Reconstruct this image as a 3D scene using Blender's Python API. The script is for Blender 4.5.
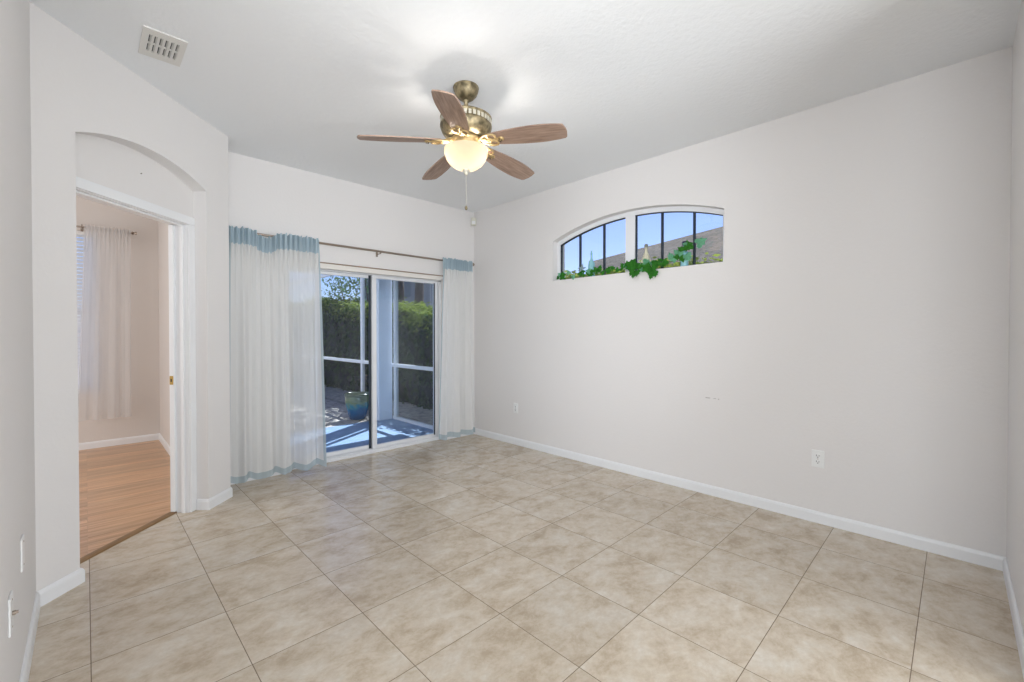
import bpy, bmesh, math, random
from mathutils import Vector, Matrix
from mathutils.geometry import tessellate_polygon
S = bpy.context.scene
C = S.collection
PI = math.pi
for o in list(bpy.data.objects): bpy.data.objects.remove(o)

# ------------------------------------------------------------------ camera
F_PX = 435.4
cam = bpy.data.cameras.new('camera'); camo = bpy.data.objects.new('camera', cam); C.objects.link(camo)
cam.sensor_fit = 'HORIZONTAL'; cam.sensor_width = 36.0; cam.lens = 36.0*F_PX/1024.0
cam.shift_y = -3.3/1024.0
cam.clip_start = 0.02; cam.clip_end = 400
camo.location = (0, 0, 1.28)
camo.rotation_euler = (math.radians(90-0.612), 0, math.radians(-44.40))
S.camera = camo
# ------------------------------------------------------------------ view, sky, sun
S.view_settings.view_transform = 'Standard'
S.view_settings.look = 'None'
S.view_settings.exposure = 0.0
S.view_settings.gamma = 1.0
S.view_settings.use_curve_mapping = False
w = bpy.data.worlds.new('sky'); S.world = w; w.use_nodes = True
wn = w.node_tree.nodes; wl = w.node_tree.links
bg = wn['Background']
SUN = Vector((0.74, 0.45, 1.0)).normalized()
sky = wn.new('ShaderNodeTexSky'); sky.sky_type = 'NISHITA'; sky.sun_disc = False
sky.sun_elevation = math.asin(SUN.z); sky.sun_rotation = math.atan2(SUN.x, SUN.y)
sky.air_density = 1.0; sky.dust_density = 0.1; sky.ozone_density = 3.0
tint = wn.new('ShaderNodeMixRGB'); tint.blend_type = 'MULTIPLY'; tint.inputs[0].default_value = 1; tint.inputs[2].default_value = (.92, .82, .98, 1)
wl.new(sky.outputs[0], tint.inputs[1]); wl.new(tint.outputs[0], bg.inputs[0]); bg.inputs[1].default_value = 0.17
sl = bpy.data.lights.new('sun', 'SUN'); sl.energy = 13.0; sl.angle = 0.009; sl.color = (1, .95, .87)
so = bpy.data.objects.new('sun', sl); C.objects.link(so)
so.rotation_euler = SUN.to_track_quat('Z', 'Y').to_euler(); so.location = (20, 12, 30)
def area(name, loc, direction, sx, sy, power, color):
    l = bpy.data.lights.new(name, 'AREA'); l.shape = 'RECTANGLE'; l.size = sx; l.size_y = sy
    l.energy = power; l.color = color
    o = bpy.data.objects.new(name, l); C.objects.link(o); o.location = loc
    o.rotation_euler = Vector(direction).to_track_quat('-Z', 'Z').to_euler()
    return o
# added fill lamps, not seen sources: adjoining rooms, near the camera, bedroom
area('fill_living_room', (1.0, -3.4, 1.45), (0, 1, 0), 5.0, 2.4, 45, (.875, .935, 1))  # added fill lamp in place of unseen living room windows
area('fill_hall', (-3.4, -0.9, 1.45), (1, 0, 0), 4.0, 2.4, 136, (.875, .935, 1))  # added fill from the hall side, lifts the long right wall
area('fill_softbox', (1.2, -2.9, 0.5), (.12, .85, .50), 2.4, 1.0, 84, (.875, .935, 1))  # added softbox, brightens ceiling and upper walls from behind the camera
fl = bpy.data.lights.new('fill_spot', 'SPOT'); fl.energy = 195; fl.color = (.90, .95, 1); fl.spot_size = math.radians(82); fl.spot_blend = 1.0; fl.shadow_soft_size = .22  # added spot, fills the dim far corner
fo = bpy.data.objects.new('fill_spot', fl); C.objects.link(fo); fo.location = (-.04, -.25, 1.70)
fo.rotation_euler = Vector((3.3, 4.5, .85)).to_track_quat('-Z', 'Y').to_euler()
area('fill_bedroom', (-2.45, 4.9, 1.5), (1, 0, 0), 2.6, 1.9, 48, (.97, .98, 1))  # added fill inside the bedroom, at its unseen left side

# ------------------------------------------------------------------ node helpers
def mat(name):
    m = bpy.data.materials.new(name); m.use_nodes = True
    nt = m.node_tree; b = nt.nodes['Principled BSDF']
    return m, nt, b
def N(nt, t, **k):
    n = nt.nodes.new(t)
    for a, v in k.items(): setattr(n, a, v)
    return n
def lk(nt, a, b): nt.links.new(a, b)
def plain(name, col, rough=.5, metal=0, bump=0, bscale=80, var=0.0, vscale=3):
    m, nt, b = mat(name)
    b.inputs['Roughness'].default_value = rough; b.inputs['Metallic'].default_value = metal
    tc = N(nt, 'ShaderNodeTexCoord')
    if var:
        no = N(nt, 'ShaderNodeTexNoise'); no.inputs['Scale'].default_value = vscale; no.inputs['Detail'].default_value = 4
        lk(nt, tc.outputs['Object'], no.inputs['Vector'])
        r = N(nt, 'ShaderNodeValToRGB')
        r.color_ramp.elements[0].position = .3; r.color_ramp.elements[1].position = .7
        r.color_ramp.elements[0].color = (*[c*(1-var) for c in col], 1); r.color_ramp.elements[1].color = (*[min(1, c*(1+var)) for c in col], 1)
        lk(nt, no.outputs['Fac'], r.inputs[0]); lk(nt, r.outputs[0], b.inputs['Base Color'])
    else: b.inputs['Base Color'].default_value = (*col, 1)
    if bump:
        n2 = N(nt, 'ShaderNodeTexNoise'); n2.inputs['Scale'].default_value = bscale; n2.inputs['Detail'].default_value = 3
        lk(nt, tc.outputs['Object'], n2.inputs['Vector'])
        bp = N(nt, 'ShaderNodeBump'); bp.inputs['Strength'].default_value = bump; bp.inputs['Distance'].default_value = .004
        lk(nt, n2.outputs['Fac'], bp.inputs['Height']); lk(nt, bp.outputs[0], b.inputs['Normal'])
    return m
M = {}
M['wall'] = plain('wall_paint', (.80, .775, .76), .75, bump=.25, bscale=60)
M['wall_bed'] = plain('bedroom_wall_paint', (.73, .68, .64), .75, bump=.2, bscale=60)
M['ceiling'] = plain('ceiling_texture', (.87, .885, .90), .85, bump=.7, bscale=38)
M['trim'] = plain('white_trim', (.86, .865, .875), .35, var=.01)
M['plate'] = plain('white_plastic', (.86, .86, .85), .35, var=.01)
M['cream_plastic'] = plain('cream_plastic', (.74, .72, .62), .45, var=.02)
M['vinyl'] = plain('valance_cream', (.78, .745, .70), .5, var=.01)
M['alu'] = plain('white_aluminium', (.82, .83, .85), .35, var=.01)
M['gasket'] = plain('dark_gasket', (.02, .03, .045), .5, var=.05)
M['slot'] = plain('dark_slot', (.02, .02, .02), .7, var=.05)
M['vent'] = plain('vent_enamel', (.74, .725, .69), .5, var=.01)
M['nickel'] = plain('brushed_bronze', (.36, .30, .25), .3, 1, var=.1)
M['rodthin'] = plain('brown_rod', (.30, .22, .16), .45, var=.1)
M['brass'] = plain('brass', (.55, .38, .12), .3, 1, var=.1)
M['ext_blue'] = plain('lanai_stucco', (.80, .84, .91), .8, bump=.4, bscale=40, var=.02)
M['slab'] = plain('blue_slab_paint', (.22, .33, .50), .45, var=.06, vscale=5)
M['stucco'] = plain('neighbour_stucco', (.24, .27, .31), .85, bump=.3, var=.03)
M['trunk'] = plain('bark', (.16, .125, .10), .9, bump=.8, bscale=25, var=.25, vscale=9)
M['soil'] = plain('garden_ground', (.30, .26, .19), .95, bump=.8, bscale=15, var=.45, vscale=6)
M['sole'] = plain('dark_iron', (.12, .09, .06), .4, .8, var=.2)
M['strip'] = plain('oak_threshold', (.26, .15, .06), .45, var=.15, vscale=12)

def wallright_marks():
    m = M['wall'].copy(); m.name = 'wall_paint_scuffed'; nt = m.node_tree; b = nt.nodes['Principled BSDF']
    g = N(nt, 'ShaderNodeNewGeometry'); sp = N(nt, 'ShaderNodeSeparateXYZ'); lk(nt, g.outputs['Position'], sp.inputs[0])
    def box(y, z, dy, dz):
        outs = []
        for ch, c, d in (('Y', y, dy), ('Z', z, dz)):
            s = N(nt, 'ShaderNodeMath', operation='SUBTRACT'); lk(nt, sp.outputs[ch], s.inputs[0]); s.inputs[1].default_value = c
            a = N(nt, 'ShaderNodeMath', operation='ABSOLUTE'); lk(nt, s.outputs[0], a.inputs[0])
            l = N(nt, 'ShaderNodeMath', operation='LESS_THAN'); lk(nt, a.outputs[0], l.inputs[0]); l.inputs[1].default_value = d
            outs.append(l.outputs[0])
        mu = N(nt, 'ShaderNodeMath', operation='MULTIPLY'); lk(nt, outs[0], mu.inputs[0]); lk(nt, outs[1], mu.inputs[1]); return mu.outputs[0]
    a = box(1.378, .766, .018, .003); c = box(1.325, .766, .010, .002); d = box(1.295, .763, .004, .004)
    s1 = N(nt, 'ShaderNodeMath', operation='ADD'); lk(nt, a, s1.inputs[0]); lk(nt, c, s1.inputs[1])
    s2 = N(nt, 'ShaderNodeMath', operation='ADD'); lk(nt, s1.outputs[0], s2.inputs[0]); lk(nt, d, s2.inputs[1])
    mx = N(nt, 'ShaderNodeMixRGB'); lk(nt, s2.outputs[0], mx.inputs[0])
    mx.inputs[1].default_value = b.inputs['Base Color'].default_value; mx.inputs[2].default_value = (.45, .42, .40, 1)
    lk(nt, mx.outputs[0], b.inputs['Base Color'])
    return m
M['wall_right'] = wallright_marks()

TS, TX, TY = .4453, .896, 1.447
def tile_mat():
    m, nt, b = mat('beige_marbled_tile')
    g = N(nt, 'ShaderNodeNewGeometry')
    sub = N(nt, 'ShaderNodeVectorMath', operation='SUBTRACT'); lk(nt, g.outputs['Position'], sub.inputs[0]); sub.inputs[1].default_value = (TX, TY, 0)
    sc = N(nt, 'ShaderNodeVectorMath', operation='SCALE'); lk(nt, sub.outputs[0], sc.inputs[0]); sc.inputs['Scale'].default_value = 1/TS
    fl = N(nt, 'ShaderNodeVectorMath', operation='FLOOR'); lk(nt, sc.outputs[0], fl.inputs[0])
    fr = N(nt, 'ShaderNodeVectorMath', operation='FRACTION'); lk(nt, sc.outputs[0], fr.inputs[0])
    sp = N(nt, 'ShaderNodeSeparateXYZ'); lk(nt, fr.outputs[0], sp.inputs[0])
    ds = []
    for ch in 'XY':
        s = N(nt, 'ShaderNodeMath', operation='SUBTRACT'); lk(nt, sp.outputs[ch], s.inputs[0]); s.inputs[1].default_value = .5
        a = N(nt, 'ShaderNodeMath', operation='ABSOLUTE'); lk(nt, s.outputs[0], a.inputs[0]); ds.append(a.outputs[0])
    mxx = N(nt, 'ShaderNodeMath', operation='MAXIMUM'); lk(nt, ds[0], mxx.inputs[0]); lk(nt, ds[1], mxx.inputs[1])
    gr = N(nt, 'ShaderNodeMath', operation='GREATER_THAN'); lk(nt, mxx.outputs[0], gr.inputs[0]); gr.inputs[1].default_value = .5-.0034
    fx = N(nt, 'ShaderNodeCombineXYZ'); fs = N(nt, 'ShaderNodeSeparateXYZ'); lk(nt, fl.outputs[0], fs.inputs[0])
    lk(nt, fs.outputs['X'], fx.inputs['X']); lk(nt, fs.outputs['Y'], fx.inputs['Y'])
    wn_ = N(nt, 'ShaderNodeTexWhiteNoise'); wn_.noise_dimensions = '3D'; lk(nt, fx.outputs[0], wn_.inputs['Vector'])
    # per tile offset of the marbling
    off = N(nt, 'ShaderNodeVectorMath', operation='SCALE'); lk(nt, wn_.outputs['Color'], off.inputs[0]); off.inputs['Scale'].default_value = 9
    ad = N(nt, 'ShaderNodeVectorMath', operation='ADD'); lk(nt, g.outputs['Position'], ad.inputs[0]); lk(nt, off.outputs[0], ad.inputs[1])
    mp = N(nt, 'ShaderNodeMapping'); mp.inputs['Rotation'].default_value = (0, 0, .8); mp.inputs['Scale'].default_value = (1.0, 1.35, 1)
    lk(nt, ad.outputs[0], mp.inputs['Vector'])
    n1 = N(nt, 'ShaderNodeTexNoise'); n1.inputs['Scale'].default_value = 5.6; n1.inputs['Detail'].default_value = 10; n1.inputs['Roughness'].default_value = .73; n1.inputs['Distortion'].default_value = .2
    lk(nt, mp.outputs[0], n1.inputs['Vector'])
    r = N(nt, 'ShaderNodeValToRGB'); e = r.color_ramp.elements
    e[0].position = .36; e[0].color = (.505, .405, .293, 1); e[1].position = .70; e[1].color = (.745, .695, .615, 1)
    x = e.new(.5); x.color = (.635, .542, .425, 1)
    lk(nt, n1.outputs['Fac'], r.inputs[0])
    n2 = N(nt, 'ShaderNodeTexNoise'); n2.inputs['Scale'].default_value = 22; n2.inputs['Detail'].default_value = 6; n2.inputs['Roughness'].default_value = .7
    n2.inputs['Distortion'].default_value = .5
    lk(nt, mp.outputs[0], n2.inputs['Vector'])
    r2 = N(nt, 'ShaderNodeValToRGB'); r2.color_ramp.elements[0].position = .35; r2.color_ramp.elements[1].position = .65
    r2.color_ramp.elements[0].color = (.95, .94, .925, 1); r2.color_ramp.elements[1].color = (1.04, 1.04, 1.045, 1)
    lk(nt, n2.outputs['Fac'], r2.inputs[0])
    mu = N(nt, 'ShaderNodeMixRGB', blend_type='MULTIPLY'); mu.inputs[0].default_value = 1; lk(nt, r.outputs[0], mu.inputs[1]); lk(nt, r2.outputs[0], mu.inputs[2])
    hv = N(nt, 'ShaderNodeHueSaturation'); lk(nt, mu.outputs[0], hv.inputs['Color'])
    vr = N(nt, 'ShaderNodeMapRange'); lk(nt, wn_.outputs['Value'], vr.inputs[0]); vr.inputs[3].default_value = .95; vr.inputs[4].default_value = 1.05
    lk(nt, vr.outputs[0], hv.inputs['Value'])
    mg = N(nt, 'ShaderNodeMixRGB'); lk(nt, gr.outputs[0], mg.inputs[0]); lk(nt, hv.outputs[0], mg.inputs[1]); mg.inputs[2].default_value = (.22, .165, .115, 1)
    lk(nt, mg.outputs[0], b.inputs['Base Color'])
    rr = N(nt, 'ShaderNodeMapRange'); lk(nt, n2.outputs['Fac'], rr.inputs[0]); rr.inputs[3].default_value = .15; rr.inputs[4].default_value = .28
    lk(nt, rr.outputs[0], b.inputs['Roughness'])
    inv = N(nt, 'ShaderNodeMath', operation='SUBTRACT'); inv.inputs[0].default_value = 1; lk(nt, gr.outputs[0], inv.inputs[1])
    sm = N(nt, 'ShaderNodeMath', operation='MULTIPLY_ADD'); lk(nt, n1.outputs['Fac'], sm.inputs[0]); sm.inputs[1].default_value = .15; lk(nt, inv.outputs[0], sm.inputs[2])
    bp = N(nt, 'ShaderNodeBump'); bp.inputs['Strength'].default_value = .35; bp.inputs['Distance'].default_value = .002
    lk(nt, sm.outputs[0], bp.inputs['Height']); lk(nt, bp.outputs[0], b.inputs['Normal'])
    return m
M['tile'] = tile_mat()

def wood_mat(name, c0, c1, plank=None, axis_scale=(1, 9, 1), rough=.35, scale=3.0, space='Object'):
    m, nt, b = mat(name)
    tc = N(nt, 'ShaderNodeTexCoord') if space == 'Object' else None
    vec = tc.outputs['Object']
    mp = N(nt, 'ShaderNodeMapping'); mp.inputs['Scale'].default_value = axis_scale; lk(nt, vec, mp.inputs['Vector'])
    src = mp.outputs[0]
    if plank:
        br = N(nt, 'ShaderNodeTexBrick'); br.inputs['Scale'].default_value = 1; br.inputs['Brick Width'].default_value = plank[0]; br.inputs['Row Height'].default_value = plank[1]
        br.inputs['Mortar Size'].default_value = .0012; br.offset = .37; br.offset_frequency = 3
        br.inputs['Color1'].default_value = (0, 0, 0, 1); br.inputs['Color2'].default_value = (1, 1, 1, 1); br.inputs['Mortar'].default_value = (.0, .0, .0, 1)
        lk(nt, vec, br.inputs['Vector'])
        sc = N(nt, 'ShaderNodeVectorMath', operation='SCALE'); lk(nt, br.outputs['Color'], sc.inputs[0]); sc.inputs['Scale'].default_value = 20
        ad = N(nt, 'ShaderNodeVectorMath', operation='ADD'); lk(nt, mp.outputs[0], ad.inputs[0]); lk(nt, sc.outputs[0], ad.inputs[1]); src = ad.outputs[0]
    no = N(nt, 'ShaderNodeTexNoise'); no.inputs['Scale'].default_value = scale; no.inputs['Detail'].default_value = 8; no.inputs['Roughness'].default_value = .65
    lk(nt, src, no.inputs['Vector'])
    r = N(nt, 'ShaderNodeValToRGB'); r.color_ramp.elements[0].position = .34; r.color_ramp.elements[1].position = .66
    r.color_ramp.elements[0].color = (*c0, 1); r.color_ramp.elements[1].color = (*c1, 1); lk(nt, no.outputs['Fac'], r.inputs[0])
    out = r.outputs[0]
    if plank:
        hv = N(nt, 'ShaderNodeHueSaturation'); lk(nt, out, hv.inputs['Color'])
        sx = N(nt, 'ShaderNodeSeparateXYZ'); lk(nt, br.outputs['Color'], sx.inputs[0])
        mr = N(nt, 'ShaderNodeMapRange'); lk(nt, sx.outputs[0], mr.inputs[0]); mr.inputs[3].default_value = .86; mr.inputs[4].default_value = 1.14
        lk(nt, mr.outputs[0], hv.inputs['Value']); out = hv.outputs[0]
    lk(nt, out, b.inputs['Base Color']); b.inputs['Roughness'].default_value = rough
    return m
M['laminate'] = wood_mat('honey_laminate', (.47, .25, .125), (.74, .49, .30), (0.9, .064), (1.2, 22, 1), .3, 2.2)
M['blade'] = wood_mat('walnut_blade', (.20, .125, .09), (.42, .29, .215), None, (2.2, 26, 4), .45, 2.5)
def ant_brass():
    m, nt, b = mat('antique_brass_patina')
    tc = N(nt, 'ShaderNodeTexCoord'); no = N(nt, 'ShaderNodeTexNoise'); no.inputs['Scale'].default_value = 30; no.inputs['Detail'].default_value = 6
    lk(nt, tc.outputs['Object'], no.inputs['Vector']); r = N(nt, 'ShaderNodeValToRGB')
    r.color_ramp.elements[0].position = .35; r.color_ramp.elements[1].position = .68
    r.color_ramp.elements[0].color = (.13, .105, .06, 1); r.color_ramp.elements[1].color = (.42, .34, .20, 1)
    lk(nt, no.outputs['Fac'], r.inputs[0]); lk(nt, r.outputs[0], b.inputs['Base Color'])
    b.inputs['Metallic'].default_value = .65; b.inputs['Roughness'].default_value = .45
    return m
M['patina'] = ant_brass()
M['gold'] = plain('weathered_gold', (.50, .36, .17), .4, .5, var=.25, vscale=40)
M['motorband'] = plain('pale_cast_band', (.62, .58, .48), .5, .3, var=.15, vscale=40)

def cloth(name, col, transp, transl):
    m, nt, b = mat(name); nt.nodes.remove(b); out = nt.nodes['Material Output']
    d = N(nt, 'ShaderNodeBsdfDiffuse'); t = N(nt, 'ShaderNodeBsdfTranslucent'); x = N(nt, 'ShaderNodeBsdfTransparent')
    tc = N(nt, 'ShaderNodeTexCoord'); no = N(nt, 'ShaderNodeTexNoise'); no.inputs['Scale'].default_value = 180; lk(nt, tc.outputs['Object'], no.inputs['Vector'])
    r = N(nt, 'ShaderNodeValToRGB'); r.color_ramp.elements[0].color = (*[c*.95 for c in col], 1); r.color_ramp.elements[1].color = (*col, 1); lk(nt, no.outputs['Fac'], r.inputs[0])
    lk(nt, r.outputs[0], d.inputs[0]); lk(nt, r.outputs[0], t.inputs[0])
    m1 = N(nt, 'ShaderNodeMixShader'); m1.inputs[0].default_value = transl; lk(nt, d.outputs[0], m1.inputs[1]); lk(nt, t.outputs[0], m1.inputs[2])
    m2 = N(nt, 'ShaderNodeMixShader'); m2.inputs[0].default_value = transp; lk(nt, m1.outputs[0], m2.inputs[1]); lk(nt, x.outputs[0], m2.inputs[2])
    lk(nt, m2.outputs[0], out.inputs[0]); return m
M['sheer'] = cloth('white_sheer_cloth', (.94, .94, .93), .15, .42)
M['sheer_blue'] = cloth('pale_blue_cloth', (.50, .62, .69), .04, .3)
M['trim_blue'] = cloth('pale_blue_sheer_trim', (.56, .65, .69), .12, .35)
M['bed_sheer'] = cloth('bedroom_sheer_cloth', (.88, .87, .87), .36, .55)
M['slat'] = cloth('white_blind_slat', (.97, .98, 1.0), 0.0, .72)
M['mesh'] = cloth('insect_screen', (.10, .11, .13), .80, .3)
M['leaf'] = cloth('hedge_leaf_shaded', (.06, .10, .025), 0, .35)  # darker leaf colour carries the shade on the hedge face
M['leaf_sunlit'] = cloth('hedge_leaf_sunlit', (.22, .28, .06), 0, .4)  # same leaves with sunlight on the hedge top put into the colour
M['treeleaf'] = cloth('tree_leaf', (.12, .20, .10), 0, .35)
M['ivy'] = cloth('ivy_leaf_dark', (.045, .20, .03), 0, .25)
M['ivy2'] = cloth('ivy_leaf_pale', (.20, .50, .30), 0, .4)
def glass(name, tint, refl=.06, ior=1.45):
    m, nt, b = mat(name); nt.nodes.remove(b); out = nt.nodes['Material Output']
    g = N(nt, 'ShaderNodeBsdfGlossy'); g.inputs['Roughness'].default_value = .0; t = N(nt, 'ShaderNodeBsdfTransparent'); t.inputs[0].default_value = (*tint, 1)
    f = N(nt, 'ShaderNodeFresnel'); f.inputs[0].default_value = ior
    mx = N(nt, 'ShaderNodeMixShader'); lk(nt, f.outputs[0], mx.inputs[0]); lk(nt, t.outputs[0], mx.inputs[1]); lk(nt, g.outputs[0], mx.inputs[2])
    lk(nt, mx.outputs[0], out.inputs[0]); return m
M['glass'] = glass('window_glass', (.93, .96, .99))
M['doorglass'] = glass('door_glass', (.86, .93, 1.0))
M['bottle_aqua'] = glass('aqua_bottle_glass', (.50, .82, .86))
def bowl_mat():
    m, nt, b = mat('alabaster_glass'); nt.nodes.remove(b); out = nt.nodes['Material Output']
    t = N(nt, 'ShaderNodeBsdfTranslucent'); t.inputs[0].default_value = (.046, .036, .026, 1)
    e = N(nt, 'ShaderNodeEmission'); e.inputs[0].default_value = (1, .80, .56, 1); e.inputs[1].default_value = .55
    tc = N(nt, 'ShaderNodeTexCoord'); no = N(nt, 'ShaderNodeTexNoise'); no.inputs['Scale'].default_value = 12; lk(nt, tc.outputs['Object'], no.inputs['Vector'])
    mr = N(nt, 'ShaderNodeMapRange'); lk(nt, no.outputs['Fac'], mr.inputs[0]); mr.inputs[3].default_value = .46; mr.inputs[4].default_value = .56; lk(nt, mr.outputs[0], e.inputs[1])
    a = N(nt, 'ShaderNodeAddShader'); lk(nt, t.outputs[0], a.inputs[0]); lk(nt, e.outputs[0], a.inputs[1]); lk(nt, a.outputs[0], out.inputs[0]); return m
M['bowl'] = bowl_mat()
def pot_mat():
    m, nt, b = mat('blue_green_glaze')
    g = N(nt, 'ShaderNodeTexCoord'); sp = N(nt, 'ShaderNodeSeparateXYZ'); lk(nt, g.outputs['Object'], sp.inputs[0])
    no = N(nt, 'ShaderNodeTexNoise'); no.inputs['Scale'].default_value = 14; no.inputs['Detail'].default_value = 4; lk(nt, g.outputs['Object'], no.inputs['Vector'])
    ma = N(nt, 'ShaderNodeMath', operation='MULTIPLY_ADD'); lk(nt, no.outputs['Fac'], ma.inputs[0]); ma.inputs[1].default_value = .20; lk(nt, sp.outputs['Z'], ma.inputs[2])
    r = N(nt, 'ShaderNodeValToRGB'); e = r.color_ramp.elements
    e[0].position = .14; e[0].color = (.015, .09, .22, 1); e[1].position = .46; e[1].color = (.10, .12, .08, 1)
    x = e.new(.25); x.color = (.012, .12, .27, 1); x = e.new(.30); x.color = (.03, .20, .27, 1); x = e.new(.37); x.color = (.17, .22, .12, 1)
    lk(nt, ma.outputs[0], r.inputs[0]); lk(nt, r.outputs[0], b.inputs['Base Color']); b.inputs['Roughness'].default_value = .2
    return m
M['pot'] = pot_mat()
def shingle():
    m, nt, b = mat('roof_shingles'); b.inputs['Specular IOR Level'].default_value = .05; g = N(nt, 'ShaderNodeTexCoord')
    mp = N(nt, 'ShaderNodeMapping'); mp.inputs['Rotation'].default_value = (0, 0, PI/2); lk(nt, g.outputs['Object'], mp.inputs['Vector'])
    br = N(nt, 'ShaderNodeTexBrick'); br.inputs['Scale'].default_value = 1; br.inputs['Brick Width'].default_value = .30; br.inputs['Row Height'].default_value = .13; br.inputs['Mortar Size'].default_value = .012
    br.inputs['Color1'].default_value = (.058, .055, .056, 1); br.inputs['Color2'].default_value = (.105, .095, .09, 1); br.inputs['Mortar'].default_value = (.03, .027, .026, 1)
    lk(nt, mp.outputs[0], br.inputs['Vector']); lk(nt, br.outputs['Color'], b.inputs['Base Color']); b.inputs['Roughness'].default_value = .9; return m
M['shingle'] = shingle()
def pavers():
    m, nt, b = mat('patio_pavers'); g = N(nt, 'ShaderNodeTexCoord')
    br = N(nt, 'ShaderNodeTexBrick'); br.inputs['Scale'].default_value = 1; br.inputs['Brick Width'].default_value = .25; br.inputs['Row Height'].default_value = .16; br.inputs['Mortar Size'].default_value = .008
    br.inputs['Color1'].default_value = (.34, .30, .26, 1); br.inputs['Color2'].default_value = (.48, .44, .39, 1); br.inputs['Mortar'].default_value = (.2, .17, .14, 1)
    lk(nt, g.outputs['Object'], br.inputs['Vector']); lk(nt, br.outputs['Color'], b.inputs['Base Color']); b.inputs['Roughness'].default_value = .85; return m
M['paver'] = pavers()

# ------------------------------------------------------------------ mesh helpers
def finish(name, bm, m, parent=None, smooth=False, loc=None):
    me = bpy.data.meshes.new(name); bmesh.ops.recalc_face_normals(bm, faces=bm.faces); bm.to_mesh(me); bm.free()
    if smooth:
        for p in me.polygons: p.use_smooth = True
    me.materials.append(m)
    o = bpy.data.objects.new(name, me); C.objects.link(o)
    if parent is not None: o.parent = parent
    if loc: o.location = loc
    return o
def raw(name, vs, fs, m, parent=None, smooth=False, loc=None):
    me = bpy.data.meshes.new(name); me.from_pydata(vs, [], fs); me.update()
    if smooth:
        for p in me.polygons: p.use_smooth = True
    me.materials.append(m); o = bpy.data.objects.new(name, me); C.objects.link(o)
    if parent is not None: o.parent = parent
    if loc: o.location = loc
    return o
def box(bm, x0, x1, y0, y1, z0, z1, bev=0, mtx=None):
    r = bmesh.ops.create_cube(bm, size=1.0)
    vs = r['verts']
    for v in vs:
        v.co = Vector(((x0+x1)/2+v.co.x*(x1-x0), (y0+y1)/2+v.co.y*(y1-y0), (z0+z1)/2+v.co.z*(z1-z0)))
    if bev:
        es = list({e for v in vs for e in v.link_edges})
        rr = bmesh.ops.bevel(bm, geom=es, offset=bev, segments=2, affect='EDGES', profile=.5)
        vs = list({v for f in rr['faces'] for v in f.verts} | {v for v in vs if v.is_valid})
    if mtx is not None:
        for v in vs: v.co = mtx @ v.co
    return vs
def tube(bm, pts, r, seg=10, cap=True):
    pts = [Vector(p) for p in pts]; rs = r if isinstance(r, (list, tuple)) else [r]*len(pts)
    rings = []
    up = Vector((0, 0, 1))
    for i, p in enumerate(pts):
        d = (pts[min(i+1, len(pts)-1)]-pts[max(i-1, 0)]).normalized()
        a = d.cross(up); a = a.normalized() if a.length > 1e-4 else Vector((1, 0, 0))
        b_ = d.cross(a).normalized()
        rings.append([bm.verts.new(p+(a*math.cos(t)+b_*math.sin(t))*rs[i]) for t in [2*PI*k/seg for k in range(seg)]])
    for i in range(len(rings)-1):
        for k in range(seg):
            bm.faces.new((rings[i][k], rings[i][(k+1) % seg], rings[i+1][(k+1) % seg], rings[i+1][k]))
    if cap:
        bm.faces.new(rings[0]); bm.faces.new(rings[-1][::-1])
def lathe(bm, prof, seg=32, c=(0, 0, 0), close=True):
    c = Vector(c); rings = []
    for r, z in prof:
        if r < 1e-5: rings.append([bm.verts.new(c+Vector((0, 0, z)))])
        else: rings.append([bm.verts.new(c+Vector((r*math.cos(2*PI*k/seg), r*math.sin(2*PI*k/seg), z))) for k in range(seg)])
    for i in range(len(rings)-1):
        a, b_ = rings[i], rings[i+1]
        for k in range(seg):
            k2 = (k+1) % seg
            if len(a) == 1 and len(b_) == 1: continue
            if len(a) == 1: bm.faces.new((a[0], b_[k], b_[k2]))
            elif len(b_) == 1: bm.faces.new((a[k], a[k2], b_[0]))
            else: bm.faces.new((a[k], a[k2], b_[k2], b_[k]))
def slab(bm, outer, holes, O, e1, e2, n, t):
    """polygon with holes in plane (O,e1,e2), extruded by t along n"""
    O, e1, e2, n = Vector(O), Vector(e1), Vector(e2), Vector(n)
    loops = [outer]+list(holes)
    tris = tessellate_polygon([[Vector((a, b_, 0)) for a, b_ in l] for l in loops])
    flat = [p for l in loops for p in l]
    A = [bm.verts.new(O+e1*a+e2*b_) for a, b_ in flat]; B = [bm.verts.new(O+e1*a+e2*b_+n*t) for a, b_ in flat]
    for tr in tris:
        try:
            bm.faces.new([A[i] for i in tr]); bm.faces.new([B[i] for i in reversed(tr)])
        except ValueError: pass
    k = 0
    for l in loops:
        m_ = len(l)
        for i in range(m_):
            a, b_ = k+i, k+(i+1) % m_
            bm.faces.new((A[a], A[b_], B[b_], B[a]))
        k += m_
def rect(a0, a1, b0, b1): return [(a0, b0), (a1, b0), (a1, b1), (a0, b1)]
def arc(a0, a1, zs, rise, n=28):
    """points from a1 side to a0 side along a segmental arch"""
    c = (a0+a1)/2; h_ = (a1-a0)/2; R = (h_*h_+rise*rise)/(2*rise); zc = zs+rise-R; th = math.asin(h_/R)
    return [(c+R*math.sin(th-2*th*i/n), zc+R*math.cos(th-2*th*i/n)) for i in range(n+1)]
def struct(o): o['kind'] = 'structure'; return o
def empty(name, loc=(0, 0, 0), rz=0, label=None, cat=None, group=None, kind=None):
    o = bpy.data.objects.new(name, None); C.objects.link(o); o.location = loc; o.rotation_euler = (0, 0, rz); o.empty_display_size = .1
    tag(o, label, cat, group, kind); return o
def tag(o, label=None, cat=None, group=None, kind=None):
    if label: o['label'] = label
    if cat: o['category'] = cat
    if group: o['group'] = group
    if kind: o['kind'] = kind
    return o
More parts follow.
